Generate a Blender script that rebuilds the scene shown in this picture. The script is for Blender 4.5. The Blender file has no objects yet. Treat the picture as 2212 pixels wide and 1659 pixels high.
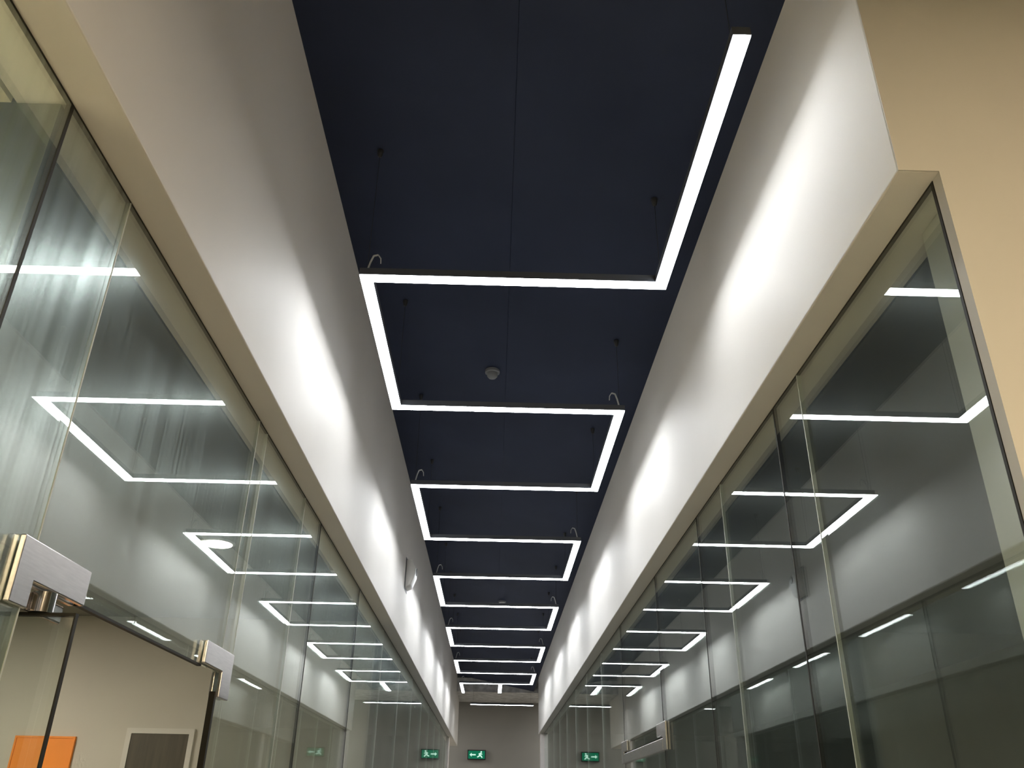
import bpy, bmesh, math, random
from mathutils import Vector, Matrix
random.seed(4)
S = bpy.context.scene
COL = S.collection
CZ = 1.72                      # eye height: heights below are written above the eye, Z() turns them into metres above the floor
def Z(h): return h + CZ

# ---------------------------------------------------------------- camera, world, exposure
cam_d = bpy.data.cameras.new('camera'); cam = bpy.data.objects.new('camera', cam_d); COL.objects.link(cam)
F_PX, PITCH, YAW, ROLL = 1819.3, 0.46801, 0.01487, 0.01731
fw = Vector((math.sin(YAW)*math.cos(PITCH), math.cos(YAW)*math.cos(PITCH), math.sin(PITCH)))
rt = Vector((math.cos(YAW), -math.sin(YAW), 0)); up = rt.cross(fw)
r2 = rt*math.cos(ROLL) + up*math.sin(ROLL); u2 = -rt*math.sin(ROLL) + up*math.cos(ROLL)
m = Matrix((r2, u2, -fw)).transposed().to_4x4(); m.translation = (0, 0, CZ)
cam.matrix_world = m
cam_d.sensor_fit = 'HORIZONTAL'; cam_d.sensor_width = 36; cam_d.lens = 36*F_PX/2212
cam_d.clip_start = .02; cam_d.clip_end = 200
S.camera = cam
W = bpy.data.worlds.new('world'); S.world = W; W.use_nodes = True
W.node_tree.nodes['Background'].inputs[0].default_value = (.9, .95, 1, 1)
W.node_tree.nodes['Background'].inputs[1].default_value = 0.01
S.view_settings.view_transform = 'Standard'; S.view_settings.look = 'None'
S.view_settings.gamma = 1; S.view_settings.use_curve_mapping = False
S.view_settings.exposure = 0.0
STRIP = 26.0                   # radiance of the linear lights
LOBBY = 125.0                   # radiance of the warm lobby ceiling panels
ROOM = 48.0                    # radiance of the open door room's downlight and added fill panels
NEAR = 140.0                   # radiance of the added fill panels in the room before the partition
HALL = 150.0                    # radiance of the added cross hall fill panels
try:
    S.cycles.max_bounces = 10; S.cycles.transparent_max_bounces = 24; S.cycles.glossy_bounces = 6; S.cycles.diffuse_bounces = 4
    S.cycles.sample_clamp_indirect = 0
except Exception: pass

# ---------------------------------------------------------------- materials
def mat(name, col, rough=.6, metal=0, noise=0, nscale=6, bump=0, bscale=80, spec=.4, stretch=None):
    M = bpy.data.materials.new(name); M.use_nodes = True
    nt = M.node_tree; b = nt.nodes['Principled BSDF']
    b.inputs['Roughness'].default_value = rough; b.inputs['Metallic'].default_value = metal
    b.inputs['Specular IOR Level'].default_value = spec
    tc = nt.nodes.new('ShaderNodeTexCoord'); mp = nt.nodes.new('ShaderNodeMapping')
    nt.links.new(tc.outputs['Object'], mp.inputs[0])
    if stretch: mp.inputs['Scale'].default_value = stretch
    n = nt.nodes.new('ShaderNodeTexNoise'); n.inputs['Scale'].default_value = nscale; n.inputs['Detail'].default_value = 4
    nt.links.new(mp.outputs[0], n.inputs['Vector'])
    r = nt.nodes.new('ShaderNodeValToRGB')
    r.color_ramp.elements[0].position = .3; r.color_ramp.elements[1].position = .7
    r.color_ramp.elements[0].color = tuple(c*(1-noise) for c in col) + (1,)
    r.color_ramp.elements[1].color = tuple(min(1, c*(1+noise)) for c in col) + (1,)
    nt.links.new(n.outputs['Fac'], r.inputs[0]); nt.links.new(r.outputs[0], b.inputs['Base Color'])
    if bump:
        n2 = nt.nodes.new('ShaderNodeTexNoise'); n2.inputs['Scale'].default_value = bscale; n2.inputs['Detail'].default_value = 3
        nt.links.new(mp.outputs[0], n2.inputs['Vector'])
        bp = nt.nodes.new('ShaderNodeBump'); bp.inputs['Strength'].default_value = bump; bp.inputs['Distance'].default_value = .004
        nt.links.new(n2.outputs['Fac'], bp.inputs['Height']); nt.links.new(bp.outputs[0], b.inputs['Normal'])
    return M
def emit(name, col, strength):
    M = bpy.data.materials.new(name); M.use_nodes = True; nt = M.node_tree; nt.nodes.clear()
    o = nt.nodes.new('ShaderNodeOutputMaterial'); e = nt.nodes.new('ShaderNodeEmission')
    e.inputs[0].default_value = tuple(col) + (1,); e.inputs[1].default_value = strength
    nt.links.new(e.outputs[0], o.inputs[0]); return M
def glass(name, tint, dust, ior=1.70):
    """clear pane: Fresnel mirror over tinted transmission, with a faint film of vertical wipe marks"""
    M = bpy.data.materials.new(name); M.use_nodes = True; nt = M.node_tree; nt.nodes.clear(); N = nt.nodes.new; L = nt.links.new
    o = N('ShaderNodeOutputMaterial'); t = N('ShaderNodeBsdfTransparent'); t.inputs[0].default_value = tuple(tint) + (1,)
    g = N('ShaderNodeBsdfGlossy'); g.inputs['Roughness'].default_value = 0.0; g.inputs[0].default_value = (.93, .97, .95, 1)
    geo = N('ShaderNodeNewGeometry'); mr = N('ShaderNodeMapRange')
    mr.inputs['To Min'].default_value = ior; mr.inputs['To Max'].default_value = 1/ior
    L(geo.outputs['Backfacing'], mr.inputs['Value'])
    f = N('ShaderNodeFresnel'); L(mr.outputs[0], f.inputs['IOR'])
    mx = N('ShaderNodeMixShader'); L(f.outputs[0], mx.inputs[0]); L(t.outputs[0], mx.inputs[1]); L(g.outputs[0], mx.inputs[2])
    d = N('ShaderNodeBsdfGlossy'); d.inputs['Roughness'].default_value = .27; d.inputs[0].default_value = (.80, .90, .84, 1)
    tc = N('ShaderNodeTexCoord'); mp = N('ShaderNodeMapping'); mp.inputs['Scale'].default_value = (1, 45, .8)
    L(tc.outputs['Object'], mp.inputs[0])
    n = N('ShaderNodeTexNoise'); n.inputs['Scale'].default_value = 1.6; n.inputs['Detail'].default_value = 5; L(mp.outputs[0], n.inputs['Vector'])
    m2 = N('ShaderNodeMapRange'); m2.inputs['From Min'].default_value = .3; m2.inputs['From Max'].default_value = .75
    m2.inputs['To Min'].default_value = dust*.25; m2.inputs['To Max'].default_value = dust
    L(n.outputs['Fac'], m2.inputs['Value'])
    m3 = N('ShaderNodeMixShader'); L(m2.outputs[0], m3.inputs[0]); L(mx.outputs[0], m3.inputs[1]); L(d.outputs[0], m3.inputs[2])
    L(m3.outputs[0], o.inputs[0]); return M

M = dict(
    beam=mat('warm_white_paint', (.80, .77, .725), .55, noise=.02, nscale=2, bump=.05, bscale=140),
    tan=mat('tan_wall_paint', (.57, .55, .52), .6, noise=.03, nscale=1.5, bump=.05, bscale=160),
    ceil=mat('black_blue_ceiling_paint', (.034, .043, .078), .6, noise=.12, nscale=1.4, bump=.1, bscale=60, spec=.06),
    hall_ceil=mat('grey_hall_ceiling', (.55, .55, .55), .7, noise=.3, nscale=9),
    floor=mat('beige_floor_tile', (.31, .28, .235), .35, noise=.08, nscale=3),
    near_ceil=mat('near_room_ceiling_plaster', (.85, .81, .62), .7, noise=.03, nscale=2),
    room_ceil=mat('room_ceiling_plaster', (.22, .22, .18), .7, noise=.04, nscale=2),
    pale_bounce=mat('pale_bounce', (.78, .74, .62), .4, noise=.04),
    room_wall=mat('room_wall_paint', (.58, .545, .45), .7, noise=.03, nscale=2),
    dark_wall=mat('dark_grey_wall', (.16, .16, .145), .6, noise=.06, nscale=2),
    end_wall=mat('end_wall_grey', (.28, .27, .25), .6, noise=.05, nscale=1.5),
    column=mat('column_pale_paint', (.88, .82, .78), .6, noise=.03),
    pilaster=mat('grey_pilaster_paint', (.52, .53, .48), .6, noise=.03),
    partition=mat('partition_board', (.10, .115, .085), .5, noise=.06, nscale=3),
    brown=mat('dark_brown_veneer', (.085, .072, .045), .5, noise=.15, nscale=5, stretch=(8, 8, .6)),
    orange=mat('orange_board', (.95, .30, .035), .5, noise=.03),
    jamb=mat('door_frame_paint', (.66, .63, .54), .5, noise=.02),
    chrome=mat('polished_steel', (.74, .71, .70), .12, 1, noise=.03),
    brushed=mat('brushed_steel', (.80, .76, .75), .28, 1, noise=.05, nscale=20, stretch=(1, 1, 12)),
    housing=mat('black_anodised_profile', (.085, .092, .11), .5, .2, noise=.05),
    seal=mat('black_gasket', (.022, .020, .014), .6, noise=.1),
    bead=mat('clear_silicone_bead', (.62, .66, .62), .35, noise=.05),
    cable=mat('grey_cable_sheath', (.50, .52, .54), .5, 0, noise=.05),
    dark_cable=mat('dark_steel_cable', (.05, .052, .058), .5, .5, noise=.05),
    white=mat('white_plastic', (.78, .78, .77), .4, noise=.02),
    grey=mat('grey_plastic', (.20, .21, .23), .5, noise=.05),
    black=mat('black_plastic', (.015, .015, .015), .4, noise=.1),
    glass=glass('corridor_glass', (.955, .975, .962), .02),
    glass_wiped=glass('wiped_corridor_glass', (.955, .975, .962), .12, 1.9),
    glass_dusty=glass('dusty_corridor_glass', (.955, .975, .962), .40, 1.9),
    led=emit('led_diffuser', (.94, .97, 1.0), STRIP),
    warm=emit('warm_panel_lens', (1.0, .79, .50), LOBBY),
    roomlens=emit('room_lamp_lens', (1.0, .93, .80), ROOM),
    nearfill=emit('near_room_fill_lens', (1.0, .88, .68), NEAR),
    hallfill=emit('hall_fill_lens', (1.0, .97, .92), HALL),
    exit_green=emit('exit_sign_green', (.008, .16, .08), 1.0),
    exit_white=emit('exit_sign_white', (.65, 1.0, .82), 1.0),
)

# ---------------------------------------------------------------- helpers
def add_box(bm, x0, x1, y0, y1, z0, z1):
    v = [bm.verts.new((x, y, z)) for z in (z0, z1) for y in (y0, y1) for x in (x0, x1)]
    for f in ((0,2,3,1), (4,5,7,6), (0,1,5,4), (2,6,7,3), (0,4,6,2), (1,3,7,5)): bm.faces.new([v[i] for i in f])
def add_tube(bm, a, b, r, n=10, r2=None):
    a, b = Vector(a), Vector(b); d = (b-a).normalized()
    s = d.orthogonal().normalized(); t = d.cross(s); r2 = r if r2 is None else r2
    A = [bm.verts.new(a + (s*math.cos(k*2*math.pi/n) + t*math.sin(k*2*math.pi/n))*r) for k in range(n)]
    B = [bm.verts.new(b + (s*math.cos(k*2*math.pi/n) + t*math.sin(k*2*math.pi/n))*r2) for k in range(n)]
    for k in range(n): bm.faces.new((A[k], A[(k+1) % n], B[(k+1) % n], B[k]))
    bm.faces.new(A[::-1]); bm.faces.new(B)
def add_lathe(bm, c, prof, n=28):
    """prof: (radius, z) pairs turned about the vertical through c"""
    c = Vector(c); rings = []
    for r, z in prof:
        rings.append([bm.verts.new(c + Vector((r*math.cos(k*2*math.pi/n), r*math.sin(k*2*math.pi/n), z))) for k in range(n)])
    for A, B in zip(rings, rings[1:]):
        for k in range(n): bm.faces.new((A[k], A[(k+1) % n], B[(k+1) % n], B[k]))
    bm.faces.new(rings[0][::-1]); bm.faces.new(rings[-1])
def add_prism(bm, pts, axis, a, b):
    """closed outline pts (2-D) pushed from a to b along axis"""
    def P(p, t): return {'x': (t, p[0], p[1]), 'y': (p[0], t, p[1]), 'z': (p[0], p[1], t)}[axis]
    A = [bm.verts.new(P(p, a)) for p in pts]; B = [bm.verts.new(P(p, b)) for p in pts]; n = len(pts)
    for k in range(n): bm.faces.new((A[k], A[(k+1) % n], B[(k+1) % n], B[k]))
    bm.faces.new(A[::-1]); bm.faces.new(B)
def obj(name, bm, m, parent=None, bevel=0, smooth=False):
    bmesh.ops.recalc_face_normals(bm, faces=bm.faces)
    if bevel:
        bmesh.ops.bevel(bm, geom=[e for e in bm.edges if e.calc_face_angle(0) > .6], offset=bevel, segments=2, affect='EDGES', profile=.5)
    me = bpy.data.meshes.new(name); bm.to_mesh(me); bm.free()
    if smooth:
        for p in me.polygons: p.use_smooth = True
        me.set_sharp_from_angle(angle=math.radians(40))
    me.materials.append(m)
    o = bpy.data.objects.new(name, me); COL.objects.link(o)
    if parent:
        o.parent = parent; o.matrix_parent_inverse = Matrix.Translation(parent.location).inverted() if parent.parent is None else Matrix.Identity(4)
    return o
def box(name, x0, x1, y0, y1, z0, z1, m, parent=None, bevel=0):
    bm = bmesh.new(); add_box(bm, x0, x1, y0, y1, z0, z1); return obj(name, bm, m, parent, bevel)
def tag(o, label, cat, group=None, kind=None):
    o['label'] = label; o['category'] = cat
    if group: o['group'] = group
    if kind: o['kind'] = kind
    return o
def thing(name, loc, label, cat, group=None, kind=None):
    o = bpy.data.objects.new(name, None); COL.objects.link(o); o.location = loc; o.empty_display_size = .1
    return tag(o, label, cat, group, kind)
def struct(o, label, cat): return tag(o, label, cat, kind='structure')

# ---------------------------------------------------------------- the setting
XL, XR = -.7756, .8501            # inner faces of the two bulkhead beams
GL, GR = -.871, .9385             # corridor faces of the two glass walls
H1 = 1.25                         # soffit of the beams above the eye
HL, HR = 2.558, 2.247             # the dark ceiling at the left and the right beam
YL, YR = 20.4, 16.8               # where the beams end
YT = 1.40                         # tan wall facing the lobby
YE = 20.8                         # end wall
TH = .010                         # glass thickness
TOP = 2.75

struct(box('floor', -6.5, 6.5, -6, YE+.2, -.1, 0, M['floor']), 'beige tiled floor running under corridor and rooms', 'floor')
struct(box('wall_left', XL-.21, XL, -5.9, YL, Z(H1), Z(TOP), M['beam'], bevel=.004), 'long white bulkhead beam above the glass wall with the open door', 'beam')
struct(box('wall_right', XR, XR+.21, YT+.003, YR, Z(H1), Z(TOP), M['beam'], bevel=.004), 'long white bulkhead beam that starts at the tan wall', 'beam')
bm = bmesh.new(); add_box(bm, GR, 6.4, YT, YT+.03, 0, Z(H1)); add_box(bm, XR+.21, 6.4, YT, YT+.03, Z(H1), Z(TOP)); add_box(bm, XR, XR+.21, YT, YT+.003, Z(H1), Z(TOP))
struct(obj('wall_lobby', bm, M['tan']), 'tan painted lobby wall beside the start of the glass corridor', 'wall')

# dark ceiling: two long boards with a fine joint between them
ce = thing('ceiling', (0, 0, Z(2.4)), 'dark blue-black ceiling between the two white beams', 'ceiling', kind='structure')
def ceil_z(x): return HL + (HR-HL)*(x-XL)/(XR-XL)
for x0, x1 in ((XL, .0300), (.0315, XR)):
    bm = bmesh.new()
    add_prism(bm, [(x0, Z(ceil_z(x0))), (x1, Z(ceil_z(x1))), (x1, Z(ceil_z(x1)+.03)), (x0, Z(ceil_z(x0)+.03))], 'y', -5.9, 18.9)
    obj('ceiling_board', bm, M['ceil'], ce)
struct(box('ceiling_slab', -6.5, 6.5, -6, 18.9, Z(TOP), Z(TOP)+.1, M['ceil']), 'black slab above beams and rooms', 'ceiling')
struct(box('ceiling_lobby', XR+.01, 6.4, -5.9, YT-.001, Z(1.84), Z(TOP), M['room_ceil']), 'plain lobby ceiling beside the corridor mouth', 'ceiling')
struct(box('ceiling_hall', -6.5, 6.5, 18.9, YE, Z(2.22), Z(2.5), M['hall_ceil']), 'mottled grey ceiling of the cross hall before the end wall', 'ceiling')
struct(box('wall_end', -6.5, 6.5, YE, YE+.2, 0, Z(2.5), M['end_wall']), 'dark grey end wall behind the green exit sign', 'wall')
struct(box('wall_back', -6.5, 6.5, -6.1, -6, 0, Z(TOP), M['tan']), 'tan wall closing the lobby behind', 'wall')
struct(box('wall_outer_right', 6.4, 6.5, -6, YE, 0, Z(TOP), M['dark_wall']), 'dark outer wall of the rooms on the tan wall side', 'wall')
struct(box('wall_outer_left', -6.5, -6.4, -6, YE, 0, Z(TOP), M['room_wall']), 'pale outer wall of the rooms on the open door side', 'wall')
# end columns
struct(box('wall_column_left', -1.06, -.84, 17.75, 17.99, 0, Z(H1), M['column'], bevel=.006), 'pale column under the end of the beam over the open door', 'column')
struct(box('wall_column_right', .875, 1.135, 16.45, 16.75, 0, Z(H1), M['column'], bevel=.006), 'pale column under the end of the beam from the tan wall', 'column')
# rooms behind the left glass
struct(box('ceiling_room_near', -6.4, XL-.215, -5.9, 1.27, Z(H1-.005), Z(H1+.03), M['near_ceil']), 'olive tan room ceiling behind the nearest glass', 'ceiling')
struct(box('floor_near_bounce', -6.4, GL-.05, -5.9, 1.26, .0005, .012, M['pale_bounce']), 'added pale bounce slab on the floor before the dark partition', 'floor')  # bright slab added to bounce light up onto the near room ceiling
struct(box('wall_partition', -6.4, GL-.02, 1.27, 1.30, 0, Z(H1-.006), M['partition']), 'dark partition board meeting the glass wall', 'wall')
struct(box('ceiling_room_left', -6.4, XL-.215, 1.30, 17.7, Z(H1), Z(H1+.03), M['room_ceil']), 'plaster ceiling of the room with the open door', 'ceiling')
struct(box('wall_room_far', -6.4, GL-.03, 6.5, 6.6, 0, Z(H1-.001), M['room_wall']), 'greige room wall seen through the open glass door', 'wall')
struct(box('wall_light_stop_left', -6.4, -1.07, 17.7, 17.74, 0, Z(TOP), M['dark_wall']), 'added dark wall shutting hall light out behind the open door glass', 'wall')  # added wall that stops hall light spilling into the left rooms
struct(box('wall_light_stop_right', 1.145, 6.4, 16.45, 16.50, 0, Z(TOP), M['dark_wall']), 'added dark wall shutting hall light out behind the tan wall glass', 'wall')  # added likewise, keeps hall light out of the right rooms
# rooms behind the right glass
struct(box('wall_pilaster', 1.0, 1.4, YT+.035, 1.62, 0, Z(H1-.002), M['pilaster'], bevel=.003), 'grey pilaster behind the glass next to the tan wall', 'column')
struct(box('ceiling_room_right', XR+.215, 6.4, YT+.04, 16.4, Z(H1), Z(H1+.03), M['dark_wall']), 'dark ceiling of the rooms behind the right glass', 'ceiling')
struct(box('wall_room_right', 4.2, 4.3, YT+.04, 16.4, 0, Z(H1-.001), M['dark_wall']), 'dark wall at the back of the right rooms', 'wall')

# ---------------------------------------------------------------- glass walls
DT = .372                         # underside of the panes over the doors
def glass_wall(name, label, side, panes, beads, y0, y1):
    g = GL if side < 0 else GR
    xa, xb = (g-TH, g) if side < 0 else (g, g+TH)
    root = thing(name, (g, y0, 0), label, 'glass wall', kind='structure')
    for a, b, zl in panes:
        box('glass_pane', xa, xb, a+.002, b-.002, zl, Z(H1)-.004, M['glass' if side > 0 else 'glass_dusty' if b < 1.6 else 'glass_wiped'], root)
    for yb, kind, zl in beads:                       # vertical joints between panes
        w = .009 if kind == 'dark' else .004
        box('joint_seal', xa-.001, xb+.001, yb-w/2, yb+w/2, zl, Z(H1)-.004, M['seal' if kind == 'dark' else 'bead'], root)
    box('top_gasket', xa-.0005, xb+.0005, y0, y1, Z(H1)-.005, Z(H1)-.0005, M['seal'], root)
    return root
dz = Z(DT)
Lj = [(-2.4, -.4, 0), (-.4, 1.276, 0), (1.276, 1.58, 0), (1.58, 2.81, dz), (2.81, 3.66, 0), (3.66, 4.05, 0), (4.05, 5.42, 0)]
y = 5.42
while y < 17.0: Lj.append((y, min(y+1.38, 17.74), 0)); y += 1.38
Lb = [(-.4, 'bead', 0), (1.276, 'dark', 0), (1.58, 'bead', 0), (2.81, 'bead', dz), (2.93, 'bead', dz), (3.66, 'bead', 0), (4.05, 'dark', 0), (5.42, 'dark', 0)]
Lb += [(a, 'bead', 0) for a, b, c in Lj if a > 5.5]
gl_left = glass_wall('window_1', 'tall frameless glass wall with the open door', -1, Lj, Lb, -2.4, 17.74)
Rj = [(YT+.032, 2.356, 0), (2.356, 2.607, 0), (2.607, 3.36, 0), (3.36, 3.82, 0), (3.82, 4.95, 0), (4.95, 6.45, dz), (6.45, 7.7, 0)]
y = 7.7
while y < 15.5: Rj.append((y, min(y+1.25, 16.44), 0)); y += 1.25
Rb = [(YT+.036, 'dark', 0), (2.356, 'bead', 0), (2.607, 'dark', 0), (3.36, 'bead', 0), (3.82, 'dark', 0), (4.95, 'dark', 0), (6.45, 'dark', 0)]
Rb += [(a, 'bead', 0) for a, b, c in Rj if a > 7]
gl_right = glass_wall('window_2', 'tall frameless glass wall that starts at the tan wall', 1, Rj, Rb, YT+.032, 16.44)

# steel patch fittings and seals around the left door
def patch(root, g, s, yc0, yc1, z0, z1, leg0, leg1, zl, name='patch_fitting'):
    """L-shaped plate pair clamping the pane corner: a plate y yc0..yc1, z z0..z1 and a leg down to zl between leg0..leg1"""
    pts = [(yc0, Z(z1)), (yc1, Z(z1))]
    if abs(leg0-yc0) < 1e-6:
        pts += [(yc1, Z(z0)), (leg1, Z(z0)), (leg1, Z(zl)), (leg0, Z(zl))]
    else:
        pts += [(leg1, Z(zl)), (leg0, Z(zl)), (leg0, Z(z0)), (yc0, Z(z0))]
    o = None
    for xa, xb in ((g+.0005, g+.012), (g-TH-.012, g-TH-.0005)) if s < 0 else ((g-.012, g-.0005), (g+TH+.0005, g+TH+.012)):
        bm = bmesh.new(); add_prism(bm, pts, 'x', xa, xb); o = obj(name, bm, M['brushed'], root, bevel=.0025)
    return o
patch(gl_left, GL, -1, 1.517, 1.80, .365, .437, 1.517, 1.583, .315)
patch(gl_left, GL, -1, 2.625, 2.915, .376, .442, 2.812, 2.915, .30)
box('pane_edge_seal', GL-TH-.001, GL+.001, 1.80, 2.63, Z(DT)-.006, Z(DT), M['seal'], gl_left)
box('pane_edge_seal', GL-TH-.004, GL+.004, 2.796, 2.812, .0, Z(.315), M['seal'], gl_left)
# the open door leaf, swung into the room on its pivot
dr = thing('door_1', (GL, 1.67, 0), 'frameless glass door leaf standing open into the room', 'door', kind='structure')
LT = .318
box('glass_leaf', GL-1.0, GL+.064, 1.660, 1.672, .012, Z(LT), M['glass'], dr)
box('edge_seal', GL+.064, GL+.067, 1.660, 1.672, .012, Z(LT), M['seal'], dr)
box('top_seal', GL-1.0, GL+.067, 1.659, 1.673, Z(LT), Z(LT)+.006, M['seal'], dr)
bm = bmesh.new(); add_tube(bm, (GL-.005, 1.667, Z(LT)+.006), (GL-.005, 1.667, Z(.362)), .022, 20); obj('pivot', bm, M['chrome'], dr, smooth=True)
bm = bmesh.new(); add_box(bm, GL-.03, GL-TH-.013, 1.60, 1.79, Z(LT)+.007, Z(.362)); obj('pivot_block', bm, M['chrome'], dr, bevel=.004)
for xs in (GL-.86,):
    h = obj('pull_handle', (lambda b: (add_tube(b, (xs, 1.61, .85), (xs, 1.61, 1.45), .014, 14), b)[1])(bmesh.new()), M['chrome'], dr, smooth=True)
    for zz in (.95, 1.35):
        bm = bmesh.new(); add_tube(bm, (xs, 1.61, zz), (xs, 1.662, zz), .009, 10); obj('handle_post', bm, M['chrome'], h, smooth=True)
# double door in the right glass wall, shut
patch(gl_right, GR, 1, 4.85, 5.12, .376, .442, 4.85, 4.945, .30)
patch(gl_right, GR, 1, 6.28, 6.55, .376, .442, 6.455, 6.55, .30)
for k, (a, b) in enumerate(((4.955, 5.695), (5.705, 6.445))):
    d2 = thing('door_%d' % (k+2), (GR, a if k == 0 else b, 0), ('frameless glass door leaf hung beside the longer panes', 'frameless glass door leaf hung beside the pale column')[k] + ' of the shut double door', 'door', kind='structure')
    box('glass_leaf', GR, GR+TH, a, b, .012, Z(.36), M['glass'], d2)
    box('top_rail', GR-.012, GR+TH+.012, a, b, Z(.30), Z(.362), M['brushed'], d2, bevel=.003)
    ys = b-.09 if k == 0 else a+.09
    bm = bmesh.new(); add_tube(bm, (GR-.05, ys, .85), (GR-.05, ys, 1.75), .014, 14); h = obj('pull_handle', bm, M['chrome'], d2, smooth=True)
    for zz in (.95, 1.65):
        bm = bmesh.new(); add_tube(bm, (GR-.05, ys, zz), (GR-.001, ys, zz), .009, 10); obj('handle_post', bm, M['chrome'], h, smooth=True)

# ---------------------------------------------------------------- linear lights
FLX, FRX, H3, FW = -.5638, .6474, 1.8538, .050      # outer edges, height of the lit face, width
def light_run(root, x0, x1, y0, y1):
    h = box('light_housing', x0, x1, y0, y1, Z(H3)+.004, Z(H3)+.034, M['housing'], root)
    box('diffuser', x0+.0015, x1-.0015, y0+.0015*(y1-y0 < .06), y1-.0015*(y1-y0 < .06), Z(H3), Z(H3)+.004, M['led'], h)
def hanger(root, x, y, tail=0):
    zt = Z(ceil_z(x))
    bm = bmesh.new(); add_tube(bm, (x, y, Z(H3)+.034), (x, y, zt-.02), .0011, 6); c = obj('cable', bm, M['dark_cable'], root)
    bm = bmesh.new(); add_lathe(bm, (x, y, 0), [(.005, zt-.04), (.009, zt-.035), (.014, zt-.012), (.014, zt-.004)], 12); obj('ceiling_cup', bm, M['dark_cable'], c, smooth=True)
    if tail:                                    # loose end of the cable bent over above the profile
        bm = bmesh.new(); z0 = Z(H3)+.034; s = tail
        P = [Vector((x, y, z0)), Vector((x+.010*s, y, z0+.045)), Vector((x+.020*s, y, z0+.075)), Vector((x+.038*s, y, z0+.080)), Vector((x+.050*s, y-.004, z0+.060)), Vector((x+.052*s, y-.006, z0+.035))]
        for k, (p, q) in enumerate(zip(P, P[1:])): add_tube(bm, p, q, .0042 if k < 3 else .0026, 6)
        obj('cable_tail', bm, M['cable'], c)
bars = [2.78+1.191*i for i in range(11)]
ml = thing('meander_pendant_light', (.04, 2.78, Z(H3)), 'long continuous meander of white LED bars hung under the dark ceiling', 'pendant light')
hw = FW/2
light_run(ml, FRX-FW, FRX, 1.574, bars[0]-hw)
for i, b in enumerate(bars):
    light_run(ml, FLX, FRX, b-hw, b+hw)
    if i < 10:
        x0 = FLX if i % 2 == 0 else FRX-FW
        light_run(ml, x0, x0+FW, b+hw, bars[i+1]-hw)
light_run(ml, FLX, FLX+FW, bars[10]+hw, 15.97)
hanger(ml, FRX-hw, 1.66)
for i, b in enumerate(bars):
    hanger(ml, FLX+hw, b, 1 if i % 2 == 0 else 0); hanger(ml, FRX-hw, b, -1 if i % 2 == 1 else 0)
st = thing('short_linear_light', (.111, 15.3, Z(H3)), 'short white LED bar pointing away from the middle of the last crossbar', 'linear light')
light_run(st, .111-.03, .111+.03, bars[10]+hw+.003, 15.9)
hanger(st, .111, 15.6)
el = thing('end_linear_light', (.2, 17.85, Z(H3)), 'single white LED bar set crosswise before the end wall', 'linear light')
light_run(el, -.45, .80, 17.80, 17.865)
hanger(el, -.40, 17.83); hanger(el, .75, 17.83)

# ---------------------------------------------------------------- downlights
def downlight(name, x, y, zc, r, lens, label, cat='downlight', group=None):
    t = thing(name, (x, y, zc), label, cat, group)
    bm = bmesh.new(); n = 32
    prof = [(r, zc-.002), (r*1.16, zc-.006), (r*1.22, zc-.003), (r*1.22, zc)]
    add_lathe(bm, (x, y, 0), [(r*1.22, zc-.0005), (r*1.22, zc-.006), (r*1.05, zc-.010), (r, zc-.008)], n); obj('trim_ring', bm, M['white'], t, smooth=True)
    bm = bmesh.new(); add_lathe(bm, (x, y, 0), [(r*.98, zc-.011), (r*.98, zc-.0125)], n); obj('lens', bm, M[lens], t)
    return t
downlight('round_downlight', -1.49, 4.43, Z(H1), .075, 'roomlens', 'round white downlight in the room ceiling behind the open door glass')
def panel_light(name, x, y, zc, w, lens, label, group):
    t = thing(name, (x, y, zc), label, 'panel light', group)
    box('frame', x-w/2, x+w/2, y-w/2, y+w/2, zc-.012, zc-.001, M['white'], t)
    box('lens', x-w/2+.02, x+w/2-.02, y-w/2+.02, y+w/2-.02, zc-.015, zc-.012, M[lens], t)
for x, y, lab in ((1.5, -1.2, 'square warm panel light in the lobby ceiling, nearest the tan wall with the glass edge'), (1.5, -3.2, 'square warm panel light in the lobby ceiling, nearest the rear wall')):
    panel_light('lobby_panel_light', x, y, Z(1.84), .6, 'warm', lab, 'lobby panel lights')
for x, y, lab in ((-3.6, 2.9, 'added square fill panel in the open door room, next to the partition board'), (-3.6, 4.7, 'added square fill panel in the open door room, next to the orange panel wall')):
    panel_light('room_fill_panel', x, y, Z(H1), .6, 'roomlens', lab, 'room fill panels')  # out-of-view panels added to brighten the room wall
for x, y, lab in ((-3.0, -0.6, 'added square fill panel close before the dark partition board'), (-3.0, -2.6, 'added square fill panel far back from the dark partition board')):
    panel_light('near_room_fill_panel', x, y, Z(H1-.005), .6, 'nearfill', lab, 'near room fill panels')  # unseen panels added to light the near room's ceiling and partition
for x, y, lab in ((-3.2, 19.85, 'added square hall fill panel on the open door side of the corridor'), (3.2, 19.85, 'added square hall fill panel on the tan wall side of the corridor')):
    panel_light('hall_fill_panel', x, y, Z(2.22), .6, 'hallfill', lab, 'hall fill panels')  # hidden panels added to lift the end wall and hall ceiling

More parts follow.
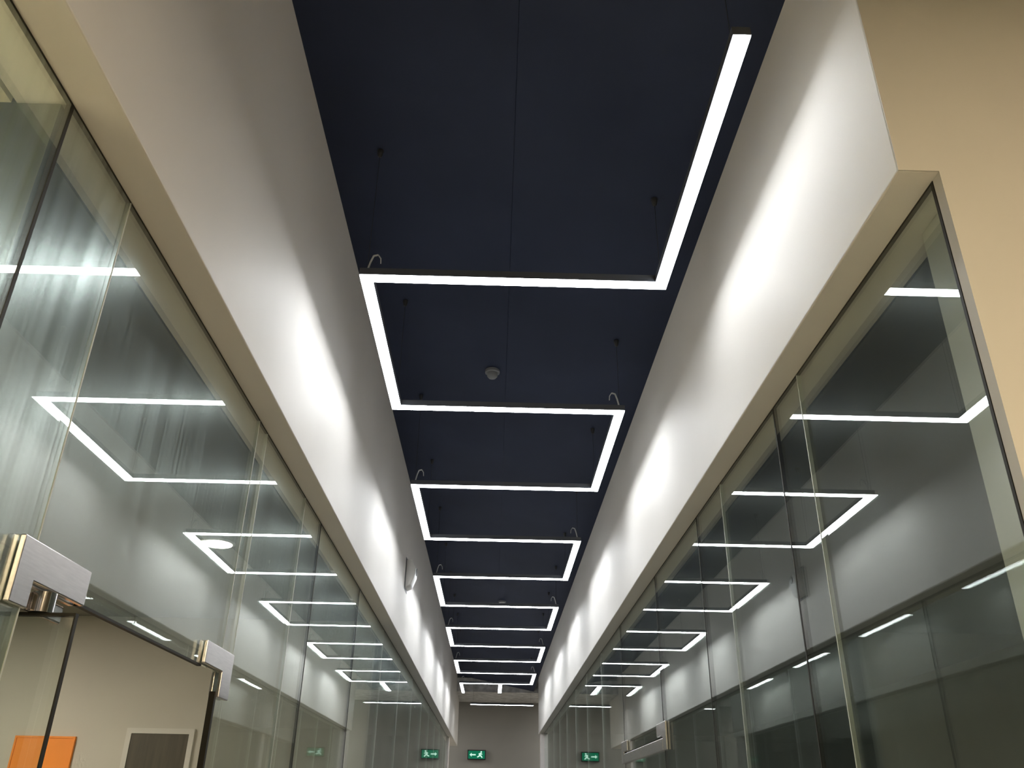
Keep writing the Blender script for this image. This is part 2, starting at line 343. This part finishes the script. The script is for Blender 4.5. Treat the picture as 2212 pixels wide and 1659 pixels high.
# ---------------------------------------------------------------- things in the room behind the left glass
d4 = thing('door_4', (-2.35, 6.5, 0), 'dark brown narrow door in the greige room wall', 'door', kind='structure')
bx0, bx1, bt = -.3926*6.49, -.3301*6.49, Z(.0680*6.49)
box('door_leaf', bx0, bx1, 6.485, 6.4995, .01, bt, M['brown'], d4)
box('door_jamb', bx0-.035, bx0, 6.478, 6.4995, 0, bt+.035, M['jamb'], d4)
box('door_jamb', bx1, bx1+.035, 6.478, 6.4995, 0, bt+.035, M['jamb'], d4)
box('door_head', bx0, bx1, 6.478, 6.4995, bt, bt+.035, M['jamb'], d4)
bm = bmesh.new(); add_tube(bm, (bx1-.05, 6.486, 1.0), (bx1-.05, 6.44, 1.0), .012, 12); add_tube(bm, (bx1-.05, 6.44, 1.0), (bx1-.15, 6.44, 1.0), .009, 12)
obj('lever_handle', bm, M['chrome'], d4, smooth=True)
op = thing('orange_panel', (-3.1, 6.49, .3), 'bright orange upright panel on the greige room wall', 'wall panel')
ox0, ox1, ot = -.5165*6.49, -.4519*6.49, Z(.0636*6.49)
box('board', ox0, ox1, 6.484, 6.4995, .35, ot, M['orange'], op)
for nm, a in (('frame_rail', (ox0, ox1, ot-.012, ot)), ('frame_rail', (ox0, ox1, .35, .362))):
    box(nm, a[0], a[1], 6.478, 6.484, a[2], a[3], M['orange'], op)
for xa in (ox0, ox1-.012): box('frame_stile', xa, xa+.012, 6.478, 6.484, .362, ot-.012, M['orange'], op)

# ---------------------------------------------------------------- small fixtures
t = thing('wall_speaker', (XL, 7.25, Z(1.70)), 'small white box unit fixed high on the beam over the open door', 'wall unit')
pts = [(XL+.003, Z(1.67)), (XL+.05, Z(1.69)), (XL+.085, Z(1.78)), (XL+.085, Z(1.84)), (XL+.05, Z(1.91)), (XL+.003, Z(1.91))]
bm = bmesh.new(); add_prism(bm, pts, 'y', 7.16, 7.34); obj('casing', bm, M['white'], t, bevel=.012, smooth=True)
box('back_plate', XL+.0005, XL+.003, 7.14, 7.36, Z(1.655), Z(1.925), M['grey'], t)
bm = bmesh.new(); add_tube(bm, (XL+.086, 7.25, Z(1.82)), (XL+.090, 7.25, Z(1.82)), .032, 20); obj('grille', bm, M['grey'], t)
def detector(x, y, label, r, dm):
    zc = Z(ceil_z(x)); t = thing('smoke_detector', (x, y, zc), label, 'smoke detector', 'ceiling detectors')
    bm = bmesh.new(); add_lathe(bm, (x, y, 0), [(r, zc-.004), (r, zc-.022), (r*.9, zc-.026)]); obj('base', bm, M['grey'], t, smooth=True)
    bm = bmesh.new(); add_lathe(bm, (x, y, 0), [(r*.72, zc-.0265), (r*.70, zc-.045), (r*.5, zc-.056), (r*.15, zc-.060)]); obj('dome', bm, M[dm], t, smooth=True)
detector(-.0535, 4.60, 'small round detector on the dark ceiling within the second light loop', .045, 'grey')
detector(.0838, 10.9, 'small pale detector on the dark ceiling over the fifth and sixth light bars', .05, 'white')

# exit sign on the end wall
ex = thing('exit_sign', (-.37, YE, Z(1.1)), 'green lit exit sign with white running figure on the end wall', 'exit sign')
sx0, sx1, sz0, sz1 = -.0256*YE, -.0077*YE, Z(.0487*YE), Z(.0566*YE)
box('housing', sx0-.02, sx1+.02, YE-.05, YE-.001, sz0-.02, sz1+.02, M['black'], ex, bevel=.005)
box('lit_face', sx0, sx1, YE-.053, YE-.050, sz0, sz1, M['exit_green'], ex)
W0 = sx1-sx0; Hh = sz1-sz0
bm = bmesh.new(); P = lambda u, v: (sx0+W0*u, YE-.056, sz0+Hh*v)
for a, b, r in (((.74, .72), (.70, .45), .018), ((.70, .45), (.80, .30), .014), ((.80, .30), (.84, .14), .012), ((.70, .45), (.62, .28), .014), ((.62, .28), (.54, .22), .012),
                ((.74, .70), (.84, .55), .011), ((.73, .68), (.62, .58), .011)):
    add_tube(bm, P(*a), P(*b), r, 8)
add_tube(bm, (P(.78, .86)[0], YE-.058, P(.78, .86)[2]), (P(.78, .86)[0], YE-.053, P(.78, .86)[2]), .018, 12)
obj('running_figure', bm, M['exit_white'], ex)
bm = bmesh.new()
add_prism(bm, [(P(.08, .5)[0], P(.08, .5)[2]), (P(.2, .75)[0], P(.2, .75)[2]), (P(.2, .58)[0], P(.2, .58)[2]), (P(.45, .58)[0], P(.45, .58)[2]), (P(.45, .42)[0], P(.45, .42)[2]), (P(.2, .42)[0], P(.2, .42)[2]), (P(.2, .25)[0], P(.2, .25)[2])], 'y', YE-.057, YE-.053)
obj('arrow', bm, M['exit_white'], ex)
